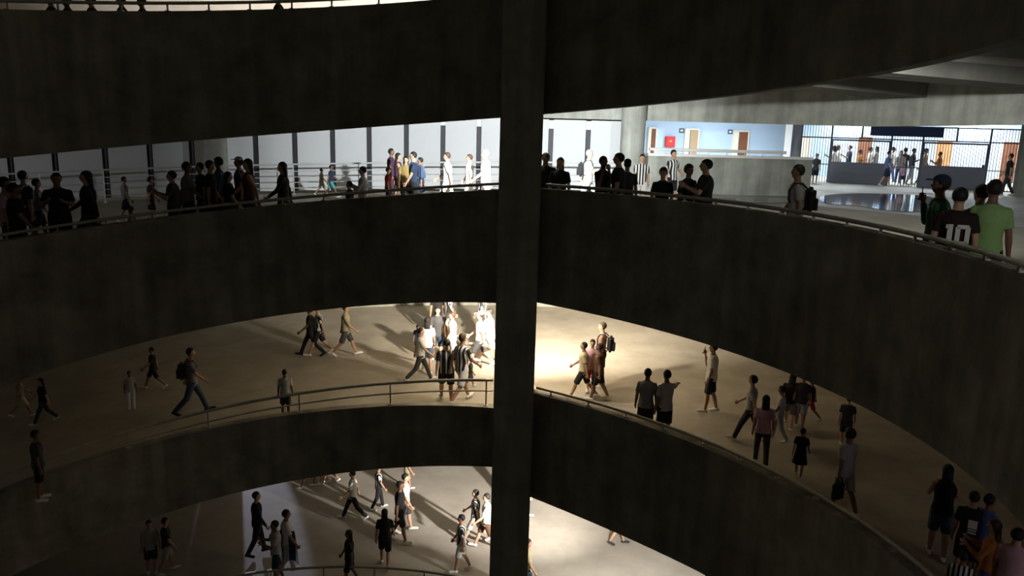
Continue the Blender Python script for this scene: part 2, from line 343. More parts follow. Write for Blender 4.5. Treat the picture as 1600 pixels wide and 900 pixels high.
door(1015,1025,201,BA,BB,-2.36,M_BROWN,'corridor_door','narrow brown door in the blue corridor left of the red cabinet',1)
door(1072,1091,203,BA,BB,-2.36,mat('tan_door_wood',(.42,.30,.17),.6),'corridor_door','tan door standing half open in the blue corridor, right of the red cabinet',1)
door(1148,1169,206,BA,BB,-2.36,M_BROWN,'corridor_door','dark brown door in the blue corridor at its right half',1)
door(1249,1266,214,FA,FB,-2.95,M_CREAM,'concourse_door','cream door behind the bars at the left end of the gate')
door(1342,1364,214,FA,FB,-2.95,M_BROWN,'concourse_door','dark brown doorway behind the left gate leaf')
door(1464,1489,221,FA,FB,-2.95,M_ORANGE,'concourse_door','orange wooden door behind the right gate leaf')
door(1568,1592,222,FA,FB,-2.95,M_BROWN,'concourse_door','brown door behind the bars at the far right of the gate')
# fire cabinet
p=on_line(1040,213,BA,BB,.2); q=on_line(1055,213,BA,BB,.2); q2=on_line(1055,230,BA,BB,.2)
e=empty('fire_cabinet',((p.x+q.x)/2,(p.y+q.y)/2,q2.z),math.atan2(q.y-p.y,q.x-p.x),'red fire hose cabinet on the pale blue corridor wall','cabinet')
wd=(q-p).length; hh=p.z-q2.z
bm=bmesh.new(); box(bm,(0,0,hh/2),(wd,.16,hh)); bmesh.ops.bevel(bm,geom=bm.edges[:],offset=.015,segments=1,affect='EDGES'); new('cabinet_body',bm,M_RED,e)
bm=bmesh.new(); box(bm,(0,-.09,hh/2),(wd*.86,.02,hh*.86)); dr=new('cabinet_door',bm,mat('red_door_paint',(.70,.05,.05),.35),e)
bm=bmesh.new(); box(bm,(0,-.105,hh*.56),(wd*.22,.01,.07)); new('cabinet_mark',bm,mat('yellow_label',(.8,.45,.15),.5),dr)
for x,y,l in ((1065,204,'small dark sign plate beside the tan half-open door'),(1141,206,'small dark sign plate beside the dark brown corridor door')):
    p=on_line(x,y,BA,BB,.12); e=empty('door_sign',(p.x,p.y,p.z-.11),math.atan2(BB.y-BA.y,BB.x-BA.x),l,'sign')
    bm=bmesh.new(); box(bm,(0,0,.11),(.24,.02,.22)); new('sign_plate',bm,mat('sign_dark',(.04,.08,.10),.5),e)
    bm=bmesh.new(); box(bm,(0,-.015,.11),(.12,.01,.08)); new('sign_pictogram',bm,M_WHITEP,e)
# gate
GR=math.atan2(G1.y-G0.y,G1.x-G0.x); GLn=math.hypot(G1.x-G0.x,G1.y-G0.y)
def gx(x,y=240):
    p=on_line(x,y,G0,G1); return math.hypot(p.x-G0.x,p.y-G0.y)*(1 if p.x>G0.x else -1)
GH=3.08; ZM=2.42
xs=[gx(v) for v in (1250,1297,1344,1391,1440,1492,1545,1592)]
def bars(bm,a,b,z0,z1,step=.125):
    n=int((b-a)/step)
    for i in range(1,n): box(bm,(a+(b-a)*i/n,0,(z0+z1)/2),(.026,.026,z1-z0))
def gthing(name,label,cat): return empty(name,(G0.x,G0.y,-2.95),GR,label,cat)
e=gthing('barred_grille','grey barred steel grille spanning the landing, holding the two gate leaves','grille')
bm=bmesh.new()
for x in xs: box(bm,(x,0,(GH+ZM)/2 if 0 else GH/2+0 if x in(xs[0],xs[1],xs[3],xs[4],xs[6],xs[7]) else (GH+ZM)/2),(.09,.09,GH if x in(xs[0],xs[1],xs[3],xs[4],xs[6],xs[7]) else GH-ZM))
box(bm,((xs[0]+xs[-1])/2,0,GH),(xs[-1]-xs[0],.08,.07)); box(bm,((xs[0]+xs[-1])/2,0,ZM),(xs[-1]-xs[0],.08,.07)); new('grille_frame',bm,M_GATE,e)
for a,b in zip(xs,xs[1:]):
    bm=bmesh.new(); bars(bm,a,b,ZM,GH); new('upper_bars',bm,M_GATE,e)
for a,b in ((xs[0],xs[1]),(xs[3],xs[4]),(xs[6],xs[7])):
    bm=bmesh.new(); bars(bm,a,b,.05,ZM); box(bm,((a+b)/2,0,1.05),(b-a,.05,.05)); box(bm,((a+b)/2,0,.06),(b-a,.05,.06)); new('lower_bars',bm,M_GATE,e)
for a,b,lab in ((xs[1],xs[3],'left gate leaf with solid grey lower panel under vertical bars'),(xs[4],xs[6],'right gate leaf with solid grey lower panel, partly behind people')):
    e2=empty('gate_leaf',Vector((G0.x,G0.y,-2.95))+Vector((math.cos(GR),math.sin(GR),0))*((a+b)/2),GR,lab,'gate'); a_,b_=a-(a+b)/2+.06,b-(a+b)/2-.06
    bm=bmesh.new()
    for s in (a_,b_): box(bm,(s,0,1.2),(.09,.07,2.3))
    box(bm,(0,0,2.32),(b_-a_,.07,.09)); box(bm,(0,0,.09),(b_-a_,.07,.08)); new('leaf_frame',bm,M_GATE,e2)
    bm=bmesh.new(); box(bm,(0,-.03,.66),(b_-a_,.03,1.08)); new('leaf_panel',bm,M_GPAN,e2)
    bm=bmesh.new(); bars(bm,a_,b_,1.2,2.3); new('leaf_bars',bm,M_GATE,e2)
    bm=bmesh.new(); box(bm,(b_-.12,-.06,1.25),(.10,.06,.16)); new('lock_box',bm,M_POST,e2)
p=on_line(1361,199,G0,G1,.12); q=on_line(1475,202,G0,G1,.12); wd=(q-p).length
e=empty('gate_sign',((p.x+q.x)/2,(p.y+q.y)/2,-.33),GR,'long dark navy sign board hung across the top of the gate','sign')
bm=bmesh.new(); box(bm,(0,0,.2),(wd,.05,.46)); new('sign_board',bm,M_NAVY,e)
bm=bmesh.new()
for s in (-1,1): box(bm,(s*wd*.38,.06,.36),(.05,.1,.1))
new('sign_bracket',bm,M_GATE,e)
# tube lights inside the concourse and corridor (hidden above the edge beam)
for x,y,pw,lab in ((16.5,45,330,'left of the gate'),(22.5,45,400,'over the left gate leaf'),(27.5,45,400,'over the right gate leaf'),(9.5,37.2,300,'over the blue corridor'),(6.0,36.5,140,'at the left end of the blue corridor'),(20,48.3,330,'behind the left gate leaf'),(27,47.4,330,'behind the right gate leaf')):
    e=empty('tube_light',(x,y,1.12),0,'ceiling tube light '+lab,'lamp')
    bm=bmesh.new(); box(bm,(0,0,.05),(1.3,.16,.05)); new('fitting',bm,M_WHITEP,e)
    bm=bmesh.new(); seg(bm,(-.6,0,0),(.6,0,0),.02); new('tube',bm,mat('lit_tube',(.92,.97,1),.3,emit=8),e)
    light('AREA','tube_glow',(x,y,1.02),pw,(.93,.97,1.0),shape='RECTANGLE',size=1.3,size_y=.3)
# puddles
def puddle(pts,label):
    c=sum(pts,Vector())/len(pts); bm=bmesh.new(); P=[]
    n=len(pts)
    for i in range(n*6):
        t=i/6; k=int(t); f=t-k; p0,p1,p2,p3=[pts[(k+j-1)%n] for j in range(4)]
        P.append(.5*((2*p1)+(p2-p0)*f+(2*p0-5*p1+4*p2-p3)*f*f+(3*p1-p0-3*p2+p3)*f**3)-c)
    f=bm.faces.new([bm.verts.new(p) for p in P]); ex=bmesh.ops.extrude_face_region(bm,geom=[f])['geom']
    bmesh.ops.translate(bm,vec=(0,0,.008),verts=[v for v in ex if isinstance(v,bmesh.types.BMVert)])
    new('puddle',bm,mat('puddle_water',(.07,.07,.068),.07,spec=.55),label=label,cat='puddle',loc=c+Vector((0,0,.012)))
def on_land(x,y):
    z=-2.56; 
    for _ in range(6):
        a,b,t=ray(x,y); D=z/t; r=math.hypot(a*D-CX,b*D-CY); z=-2.56-.39*min(1,max(0,(r-RO)/21))
    return Vector((a*D,b*D,z))
puddle([on_land(*p) for p in ((1285,307),(1330,303),(1400,304),(1452,308),(1462,322),(1440,331),(1385,329),(1340,322),(1290,318))],'dark shining puddle on the landing floor in front of the gate')
puddle([on_land(*p) for p in ((1150,311),(1185,310),(1240,311),(1262,314),(1220,318),(1160,316))],'faint puddle on the landing floor near the low concrete wall')

# ================================================================== people: shapes
V=Vector
def rx(v,a): c,s=math.cos(a),math.sin(a); return V((v.x,v.y*c-v.z*s,v.y*s+v.z*c))
def ry(v,a): c,s=math.cos(a),math.sin(a); return V((v.x*c+v.z*s,v.y,-v.x*s+v.z*c))
POSES={ # legs: (thigh forward, knee bend) L,R ; arms: (forward, abduct, elbow, inward) L,R
 'stride':(( 26,6),(-20,24),(-24,10,14,0),(26,10,26,0)),
 'stride2':((-20,24),(26,6),(26,10,26,0),(-24,10,14,0)),
 'step':((13,4),(-11,16),(-12,9,12,0),(14,9,18,0)),
 'step2':((-11,16),(13,4),(14,9,18,0),(-12,9,12,0)),
 'stand':((2,2),(-2,4),(3,10,10,0),(-2,10,12,0)),
 'phone':((8,3),(-7,10),(0,10,14,0),(30,9,139,45)),
 'hold':((6,3),(-7,10),(26,12,88,38),(26,12,92,38)),
 'point':((3,2),(-2,4),(0,10,10,0),(58,46,30,-25)),
 'raise':((3,2),(-3,4),(4,10,16,0),(112,18,60,10)),
 'hip':((4,2),(-4,6),(-14,34,70,40),(-4,10,12,0)),
}
def skeleton(pose):
    P=POSES[pose]; J={}
    for s,(a,k),key in ((-1,P[0],'L'),(1,P[1],'R')):
        hip=V((s*.092,0,.90)); kn=hip+rx(V((s*.01,0,-.425)),R_(a)); an=kn+rx(V((0,0,-.405)),R_(a-k)); ft=an+rx(V((s*.02,.15,-.045)),R_(max(-35,(a-k)*.75)))
        J['hip'+key],J['kn'+key],J['an'+key],J['toe'+key]=hip,kn,an,ft
    for s,(fw,ab,el,inw),key in ((-1,P[2],'L'),(1,P[3],'R')):
        sh=V((s*.172,0,1.392)); u=ry(V((0,0,-1)),-s*R_(ab)); u=rx(u,R_(fw)); elb=sh+u*.285
        f=ry(V((0,0,-1)),-s*R_(ab*.6)); f=rx(f,R_(fw+el)); f=Matrix.Rotation(s*R_(inw),3,'Z')@f; wr=elb+f*.255
        J['sh'+key],J['el'+key],J['wr'+key],J['fd'+key]=sh,elb,wr,f
    lo=min(J['anL'].z,J['anR'].z,J['toeL'].z+.02,J['toeR'].z+.02)-.075
    for q in J:
        if not q.startswith('fd'): J[q]=J[q]-V((0,0,lo))
    J['dz']=-lo; return J
def eloft(bm,rings,n=20):
    prev=None
    for (c,a,b) in rings:
        r=[bm.verts.new(V(c)+V((math.cos(2*math.pi*i/n)*a,math.sin(2*math.pi*i/n)*b,0))) for i in range(n)]
        if prev:
            for i in range(n): bm.faces.new((prev[i],prev[(i+1)%n],r[(i+1)%n],r[i]))
        else: bm.faces.new(r[::-1])
        prev=r
    bm.faces.new(prev)
TORSO=[(.80,.135,.10),(.88,.168,.118),(.95,.165,.118),(1.06,.142,.105),(1.16,.145,.108),(1.28,.166,.122),(1.36,.170,.115),(1.42,.140,.094),(1.465,.088,.07),(1.50,.060,.058)]
def fused(bm,voxel,smooth=4):
    me=bpy.data.meshes.new('tmp'); bmesh.ops.recalc_face_normals(bm,faces=bm.faces); bm.to_mesh(me); bm.free()
    o=bpy.data.objects.new('tmp',me); COL.objects.link(o)
    m=o.modifiers.new('r','REMESH'); m.mode='VOXEL'; m.voxel_size=voxel; m.use_smooth_shade=True
    s=o.modifiers.new('s','SMOOTH'); s.iterations=smooth; s.factor=.5
    dg=bpy.context.evaluated_depsgraph_get(); dg.update(); r=bpy.data.meshes.new_from_object(o.evaluated_get(dg))
    bpy.data.objects.remove(o); bpy.data.meshes.remove(me)
    for p in r.polygons: p.use_smooth=True
    return r
def hand(bm,w_,f,s):
    side=V((0,1,0))-f*f.y
    if side.length<.2: side=V((0,0,1))-f*f.z
    side.normalize(); n=f.cross(side)*s      # thumb towards the front
    seg(bm,w_,w_+f*.05,.024,.036,8); ball(bm,w_+f*.055,(.03,.03,.03),8,6)
    for i,(o_,L) in enumerate(((.034,.062),(.012,.072),(-.011,.068),(-.033,.055))):
        b=w_+f*.07+side*o_; m1=b+(f*.9+side*o_*3-n*.25).normalized()*L*.6; seg(bm,b-f*.03,m1,.011,.0095,7); seg(bm,m1,m1+(f*.7-n*.75).normalized()*L*.5,.0095,.008,7)
    b=w_+f*.03+side*.03; m1=b+(f*.5+side*.85).normalized()*.045; seg(bm,b-side*.02,m1,.013,.011,7); seg(bm,m1,m1+(f*.9+side*.2).normalized()*.035,.011,.009,7)
def make_body(J):
    dz=V((0,0,J['dz'])); bm=bmesh.new()
    eloft(bm,[((0,-.004,z+dz.z),a,b) for z,a,b in TORSO])
    seg(bm,V((0,-.005,1.44))+dz,V((0,.012,1.58))+dz,.060,.054,16)
    ball(bm,V((0,.015,1.655))+dz,(.076,.092,.108),20,16); ball(bm,V((0,.045,1.60))+dz,(.052,.058,.058),14,10)
    seg(bm,V((0,.095,1.66))+dz,V((0,.122,1.632))+dz,.009,.015,8)                # nose
    seg(bm,V((-.02,.098,1.603))+dz,V((.02,.098,1.603))+dz,.0075,n=8)             # lips
    for s in (-1,1): ball(bm,V((s*.077,.005,1.645))+dz,(.011,.022,.033),8,8)     # ears
    for k,s in (('L',-1),('R',1)):
        sh,el,wr,f=J['sh'+k],J['el'+k],J['wr'+k],J['fd'+k]
        ball(bm,sh,(.052,.052,.052)); seg(bm,V((0,0,sh.z+.035)),sh,.05,.048); seg(bm,sh,el,.050,.040,12); ball(bm,el,.040); seg(bm,el,el+(wr-el)*.35,.040,.041,12); seg(bm,el+(wr-el)*.35,wr,.041,.026,12); ball(bm,wr,.026)
        hand(bm,wr,f,s)
        hp,kn,an,to=J['hip'+k],J['kn'+k],J['an'+k],J['toe'+k]
        ball(bm,hp,(.09,.095,.09)); seg(bm,hp,kn,.088,.056,14); ball(bm,kn,.056); c=kn+(an-kn)*.3+V((0,-.012,0)); seg(bm,kn,c,.053,.057,12); seg(bm,c,an,.057,.036,12); ball(bm,an,.038)
        seg(bm,an-V((0,.02,.02)),to,.036,.028,10); ball(bm,to,(.036,.04,.024))
    me=fused(bm,.0105,3)
    # eyes and brows as dark marks joined into the same mesh
    bm=bmesh.new(); bm.from_mesh(me); n0=len(bm.faces)
    for s in (-1,1):
        ball(bm,V((s*.030,.094,1.662))+dz,(.013,.009,.007),8,6); box(bm,V((s*.031,.099,1.682))+dz,(.03,.008,.006))
    box(bm,V((0,.104,1.603))+dz,(.034,.006,.004))
    bm.faces.ensure_lookup_table()
    for f_ in bm.faces[n0:]: f_.material_index=1
    for f_ in bm.faces: f_.smooth=True
    bm.to_mesh(me); bm.free(); return me
def make_shirt(J,kind):
    dz=J['dz']; bm=bmesh.new(); e=.020; hem=.84 if kind!='dress' else .50
    rr=[((0,-.004,z+dz),a+e,b+e) for z,a,b in TORSO if z>=.88 and z<1.46]
    rr=[((0,-.004,hem+dz),.195 if kind!='dress' else .26,.145 if kind!='dress' else .20)]+rr+[((0,0,1.475+dz),.095,.078),((0,0,1.487+dz),.07,.066)]
    eloft(bm,rr)
    for k in 'LR':
        sh,el=J['sh'+k],J['el'+k]
        if kind=='tank': continue
        L=.72 if kind!='long' else 1.0
        ball(bm,sh,(.062,.064,.060)); seg(bm,V((0,0,sh.z+.04)),sh,.055,.056); seg(bm,sh,sh+(el-sh)*L,.060,.068 if kind!='long' else .052,14)
        if kind=='long': ball(bm,el,.054); seg(bm,el,J['wr'+k],.054,.038,12)
    return fused(bm,.015,3)
def make_bottom(J,kind):
    dz=J['dz']; bm=bmesh.new()
    eloft(bm,[((0,-.004,.78+dz),.14,.11),((0,-.004,.86+dz),.182,.134),((0,-.004,.95+dz),.178,.130),((0,-.004,1.0+dz),.165,.122)])
    for k in 'LR':
        hp,kn,an=J['hip'+k],J['kn'+k],J['an'+k]
        ball(bm,hp,(.10,.105,.10))
        if kind=='shorts': seg(bm,hp,hp+(kn-hp)*.93,.103,.092,16)
        elif kind=='short_shorts': seg(bm,hp,hp+(kn-hp)*.5,.103,.095,16)
        else: seg(bm,hp,kn,.102,.074,16); ball(bm,kn,.074); seg(bm,kn,an+(an-kn)*.05,.073,.058,14)
    return fused(bm,.0155,2)
def make_shoe(J,k):
    an,to=J['an'+k],J['toe'+k]; bm=bmesh.new(); d=(to-an); d.normalize()
    seg(bm,an-V((0,.035,.025)),to,.046,.040,12); ball(bm,to,(.046,.055,.034)); ball(bm,an+V((0,-.04,-.035)),(.042,.045,.042)); seg(bm,an+V((0,0,.01)),an-V((0,0,.04)),.046,.05,12)
    return fused(bm,.011,2)
def hair_mesh(kind):
    bm=bmesh.new()
    if kind in('short','curly','buzz'):
        e={'short':1.07,'curly':1.2,'buzz':1.02}[kind]
        ball(bm,(0,-.002,1.678),(.083*e,.096*e,.100*e),24,18)
    else:
        ball(bm,(0,-.004,1.675),(.094,.106,.110),24,18)
    for v in list(bm.verts):       # open the face
        c=v.co
        if c.y>.040 and c.z<1.705: v.co.y=.035-(1.705-c.z)*.35
        if c.z<1.60: v.co.z=1.60+(c.z-1.60)*.3
    if kind=='long':
        eloft(bm,[((0,-.075,1.36),.075,.022),((0,-.080,1.45),.092,.032),((0,-.062,1.56),.092,.050),((0,-.03,1.66),.088,.07)],16)
    if kind=='bun': ball(bm,(0,-.075,1.775),.042)
    me=fused(bm,.010,2); return me
def cap_mesh():
    bm=bmesh.new(); ball(bm,(0,.003,1.700),(.092,.104,.085),20,14)
    for v in bm.verts:
        if v.co.z<1.70: v.co.z=1.70+(v.co.z-1.70)*.12
    box(bm,(0,.125,1.706),(.13,.11,.014)); return fused(bm,.009,1)
def pack_mesh():
    bm=bmesh.new(); box(bm,(0,0,0),(.30,.17,.43)); bmesh.ops.bevel(bm,geom=bm.edges[:],offset=.055,segments=3,affect='EDGES'); 
    box(bm,(0,-.095,-.07),(.22,.06,.20)); return fused(bm,.014,2)
CACHE={}
def shared(key,fn):
    if key not in CACHE: CACHE[key]=fn()
    me=CACHE[key]
    while len(me.materials)<(2 if key[0]=='body' else 1): me.materials.append(None)
    return me
SK={}
def clone(name,me,mats,parent,loc=None):
    o=bpy.data.objects.new(name,me); COL.objects.link(o); o.parent=parent
    if loc is not None: o.location=loc
    for s,m in zip(o.material_slots,mats): s.link='OBJECT'; s.material=m
    return o
SKINS=[(.55,.33,.22),(.38,.21,.13),(.22,.115,.07)]
TOPS={'white':(.78,.78,.76),'black':(.012,.012,.013),'grey':(.22,.22,.23),'pale':(.45,.44,.43),'khaki':(.33,.29,.18),'navy':(.02,.035,.075),'green':(.02,.09,.035),'lime':(.30,.50,.19),'pink':(.70,.42,.50),'plum':(.07,.03,.06),'blue':(.10,.17,.42),'teal':(.10,.35,.36),'orange':(.42,.16,.03),'brown':(.10,.05,.025),'purple':(.10,.07,.25),'ochre':(.28,.2,.06),'cream':(.6,.52,.32),'red':(.40,.03,.03),'denim':(.06,.09,.16),'charcoal':(.05,.05,.055)}
def cloth(k):
    if k=='stripe': return stripes('black_white_striped_jersey',(.78,.78,.77),(.012,.012,.013),11)
    if k=='dstripe': return stripes('black_jersey_thin_white_stripes',(.60,.60,.60),(.012,.012,.013),8,.28)
    if k=='sleevestripe': return mat('black_red_sleeve_cloth',(.02,.008,.008),.85)
    return mat('cloth_'+k,TOPS[k],.9,noise=.12,scale=14)
M_EYE=mat('dark_eyes',(.03,.02,.015),.4)
HAIRC={'k':(.010,.008,.007),'b':(.05,.025,.012),'g':(.28,.27,.26)}
COUNT=0
def person(lvl,x,yh,face,pose,hair,top,bot,label,h=None,yf=None,off=None,D=None,hc='k',skin=None,kind='shirt',bk='shorts',shoe='white',fat=1.0,cap=None,group=None):
    global COUNT; COUNT+=1
    a,b,t=ray(x,yh)
    if yf is not None:
        a,b,tf=ray(x,yf); D=20.0
        for _ in range(25): D=.5*D+.5*floor_at(lvl,a*D,b*D)/tf
        hx=ray(x,yh); hh=hx[2]*D-floor_at(lvl,a*D,b*D)
        if h is None: h=min(1.92,max(.8,hh))
    elif off is not None:
        D=dist_r(x,yh,RI)+W+off; h=h or (t*D-floor_at(lvl,a*D,b*D))
    elif D is not None: h=h or (t*D-floor_at(lvl,a*D,b*D))
    else:
        h=h or 1.7; D=20.0
        for _ in range(40): D=.6*D+.4*(floor_at(lvl,a*D,b*D)+h)/t
    X,Y=a*D,b*D; z=floor_at(lvl,X,Y)
    if h<.7 or h>1.98: print('PERSON',label,'h %.2f D %.1f'%(h,D))
    h=min(1.95,max(.7,h)); az=math.atan2(X,Y)
    rz={'A':0,'L':90,'R':-90,'T':180,'AL':45,'AR':-45,'TL':135,'TR':-135}[face]
    rz=R_(rz+random.uniform(-8,8))-az
    if pose not in SK: SK[pose]=skeleton(pose)
    J=SK[pose]; body=shared(('body',pose),lambda:make_body(J)); top_z=J['dz']+1.775
    s=h/top_z; e=empty('person',(X,Y,z),rz,label,'person',group); e.scale=(s*fat,s*fat,s)
    sk=SKINS[(COUNT*7)%3 if skin is None else skin]; ms=mat('skin_%d'%SKINS.index(sk),sk,.55)
    clone('body',body,(ms,M_EYE),e)
    hm=mat('hair_'+hc,HAIRC[hc],.7)
    if hair: clone('hair',shared(('hair',hair),lambda:hair_mesh(hair)),(hm,),e,(0,0,J['dz']))
    if cap: clone('cap',shared(('cap',),cap_mesh),(cloth(cap),),e,(0,0,J['dz']+.01))
    if top: clone({'dress':'dress'}.get(kind,'shirt'),shared(('shirt',pose,kind),lambda:make_shirt(J,kind)),(cloth(top),),e)
    if bot: clone({'trousers':'trousers'}.get(bk,'shorts'),shared(('bot',pose,bk),lambda:make_bottom(J,bk)),(cloth(bot),),e)
    for k in 'LR': clone('shoe',shared(('shoe',pose,k),lambda:make_shoe(J,k)),(cloth(shoe),),e)
    return e,J
def world_of(e,p): return Matrix.Translation(e.location)@Matrix.Rotation(e.rotation_euler[2],4,'Z')@Matrix.Diagonal((*e.scale,1))@V((*p,1))
def backpack(pj,col,label,front=False,low=0):
    e,J=pj; s=e.scale[2]; p=world_of(e,(0,(.225 if front else -.225),1.20-low+J['dz'])); r=empty('backpack',p.xyz,e.rotation_euler[2]+(math.pi if front else 0),label,'backpack'); r.scale=e.scale
    clone('bag',shared(('pack',),pack_mesh),(cloth(col),),r)
    for q in (-1,1):
        bm=bmesh.new(); tube(bm,[(q*.09,.06,.18),(q*.10,.14,.26),(q*.105,.27,.27),(q*.10,.345,.14),(q*.10,.34,-.02),(q*.12,.22,-.14),(q*.12,.06,-.17)],.017,6)
        new('strap',bm,cloth(col),r,smooth=True)
def phone(pj,label,k='R',lit=False):
    e,J=pj; p=world_of(e,J['wr'+k]+J['fd'+k]*.13); r=empty('phone',p.xyz,e.rotation_euler[2],label,'phone')
    bm=bmesh.new(); box(bm,(0,0,0),(.075,.01,.15)); bmesh.ops.bevel(bm,geom=bm.edges[:],offset=.004,segments=1,affect='EDGES'); new('case',bm,cloth('black'),r)
    bm=bmesh.new(); box(bm,(0,-.006,0),(.066,.003,.135)); new('screen',bm,mat('phone_screen',(.05,.06,.08),.1),r)
def bag(pj,col,label,k='L',sz=(.28,.12,.34)):
    e,J=pj; p=world_of(e,J['wr'+k]+V((.0 ,-.02,-.30))); r=empty('shoulder_bag',p.xyz,e.rotation_euler[2],label,'bag'); r.scale=e.scale
    bm=bmesh.new(); box(bm,(0,0,0),sz); bmesh.ops.bevel(bm,geom=bm.edges[:],offset=.04,segments=3,affect='EDGES'); new('bag_body',bm,cloth(col),r,smooth=True)
    bm=bmesh.new(); tube(bm,[(-.1,0,.15),(-.07,0,.26),(0,0,.30),(.07,0,.26),(.1,0,.15)],.012,6); new('handle',bm,cloth(col),r,smooth=True)
P=person
# ================================================================== people: uppermost ramp (only a sliver shows above the band)
for x,d,c,l in ((80,.8,'black','on the topmost ramp above the band, nearest the left corner'),(105,1.1,'black','on the topmost ramp beside the walker nearest the left corner'),(143,.9,'charcoal','alone on the topmost ramp between two pairs'),(190,.8,'black','on the topmost ramp, front one of the right pair'),(222,1.2,'charcoal','on the topmost ramp, rear one of the right pair'),(435,.8,'black','on the topmost ramp left of centre, apart from the others')):
    P(0,x,8,'L','step','short',c,'black','person in dark clothes walking '+l,D=dist_r(x,8,RI)+W+d,h=1.7)
# ================================================================== people: middle level, left of the pillar
a=P(1,4,268,'R','stand','curly','pink','denim','person in a pale pink shirt cut by the left edge behind the middle rail',off=.9)
P(1,20,287,'R','step','short','black','black','stout person in black at the left edge, close to the middle rail',off=.7,fat=1.25)
a=P(1,34,263,'AR','step2','short','charcoal','black','dark person with a small white backpack near the left edge',off=2.2); backpack(a,'white','small white backpack on a dark walker near the left edge')
P(1,56,280,'R','step','curly','grey','black','person in a grey top between the black shirts at far left',off=3.6)
P(1,87,269,'T','hold','short','black','black','broad man in a black T-shirt, arms folded, at the middle rail far left',off=.8,fat=1.15)
P(1,134,267,'L','stride','long','black','charcoal','long-haired woman in a black cardigan at the middle rail, far left',off=.8,kind='long',fat=1.1)
P(1,193,276,'R','step','short','grey','black','faint grey-shirted person far back by the dim panels',off=6)
P(1,204,322,'L','stand','short','pale','pale','small child in pale clothes leaning at the middle rail',off=.65)
P(1,234,277,'R','step2','curly','charcoal','black','faint dark person far back, right of the small pale child',off=5.5)
P(1,268,267,'L','hold','short','charcoal','black','dark person bent over a phone, left of the grey-shirted walker',off=.9,fat=1.1)
P(1,291,253,'R','stride','short','grey','black','walker in a grey shirt with black hair before the round column',off=1.6)
P(1,312,254,'L','step','short','black','black','black-shirted person just right of the grey-shirted walker by the column',off=2.6)
P(1,327,247,'R','step2','short','black','black','black-haired man in black directly in front of the round column',off=1.4)
P(1,341,246,'L','stand','curly','denim','black','person in a dark blue jacket right of the round column',off=2.4,kind='long')
P(1,356,268,'R','step','long','black','black','shorter dark-clad woman right of the dark blue jacket',off=.9)
P(1,373,243,'L','step','short','plum','black','person in a white cap and dark top near the start of the pale railing',off=2.1,cap='white')
a=P(1,387,248,'L','stride','long','brown','black','long-haired woman in brown carrying a tan bag',off=1.2,kind='tank',skin=0); bag(a,'ochre','tan shoulder bag carried by the long-haired woman in brown','L')
P(1,441,253,'L','stride2','long','black','black','woman in black with long hair walking alone left of centre',off=.9,kind='long',bk='trousers',shoe='black')
P(1,502,263,'R','stride','short','khaki','khaki','small child in khaki walking by the far pale railing',D=30.5)
P(1,517,258,'R','stride2','short','navy','teal','small child in a dark top and teal shorts by the far railing',D=29.6)
P(1,567,260,'L','hold','short','pale','charcoal','person in a pale grey shirt with arms out, centre left of the middle ramp',off=1.0,kind='long')
P(1,546,283,'L','stand','short','charcoal','charcoal','small child in grey in front of the pale grey shirt',off=.7)
P(1,611,232,'R','stand','short','plum','plum','tall man in dark plum standing in the tight group left of the pillar',D=27.5,bk='trousers')
P(1,606,262,'R','stand','short','red','plum','small child in dark red beside the tall plum-clad man',D=25.2)
P(1,622,239,'R','step','long','plum','brown','woman in a dark sleeveless top inside the tight group',D=26.3,kind='tank',skin=0)
P(1,634,244,'T','step','long','ochre','black','woman in a gold and black top facing out of the tight group',D=24.9,skin=0)
a=P(1,646,237,'L','step2','short','navy','black','man in navy at the right of the tight group, hair cropped',D=23.6,skin=0); backpack(a,'denim','dark blue backpack on the man in navy left of the pillar')
P(1,657,246,'L','step','short','navy','navy','person in navy right behind the man with the dark blue backpack',D=25.6)
P(1,699,238,'L','stride','short','white','white','leftmost of the three brightly lit people in white left of the pillar',D=24,hc='b',skin=0,bk='trousers')
P(1,734,241,'L','step','short','white','white','middle of the three brightly lit people in white left of the pillar',D=24.5,hc='b',skin=0,bk='trousers')
P(1,759,234,'L','stride2','short','white','white','rightmost of the three brightly lit people in white, next to the pillar',D=23,hc='g',skin=0,bk='trousers')
# middle level, right of the pillar
P(1,853,239,'T','stand','short','black','black','man in black right beside the pillar at the middle rail',off=.7,fat=1.12)
P(1,876,246,'T','stand','long','black','charcoal','long-haired woman in black, second from the pillar at the middle rail',off=.6)
a=P(1,921,234,'R','stride','short','white','white','brightly lit person in white behind the rail, right of the pillar',D=24,hc='g',skin=0,bk='trousers'); backpack(a,'black','black backpack beside the brightly lit person in white')
a=P(1,943,244,'TR','phone','short','black','black','man in black holding a phone up, left of the cap wearer',off=.6); phone(a,'phone held up by the man in black at the rail')
a=P(1,968,239,'L','phone','short','black','black','tall man in black with one hand raised to his face at the rail',off=.6,fat=1.1)
P(1,981,249,'A','stand','short','charcoal','black','person in a dark cap behind the tall man in black',off=1.4,cap='black')
P(1,1004,241,'T','step','short','stripe','white','man in a black and white striped jersey facing out, left of the corridor wall',D=23.5,skin=0)
P(1,1037,262,'T','stand','curly','black','black','short dark person at the rail below the red cabinet',off=.65)
P(1,1053,234,'TR','hip','short','stripe','black','tall man in a striped jersey, hand on hip, below the red cabinet',D=25,skin=0)
P(1,1077,257,'TR','stand','curly','black','black','short person in black between striped jersey and broad man in black',off=.7)
P(1,1105,249,'L','hold','short','black','black','broad man in black reaching forward at the rail, before the low wall',off=.7,fat=1.15)
a=P(1,1249,257,'L','step','short','pale','charcoal','man in a pale grey T-shirt walking alone before the gate',off=.8); backpack(a,'black','black backpack worn by the lone walker before the gate')
a=P(1,1474,272,'L','phone','short','green','black','person in a dark green jacket lifting a phone beside the number ten jersey',off=.9,kind='long',cap='navy',fat=1.05); phone(a,'phone lifted by the person in the green jacket')
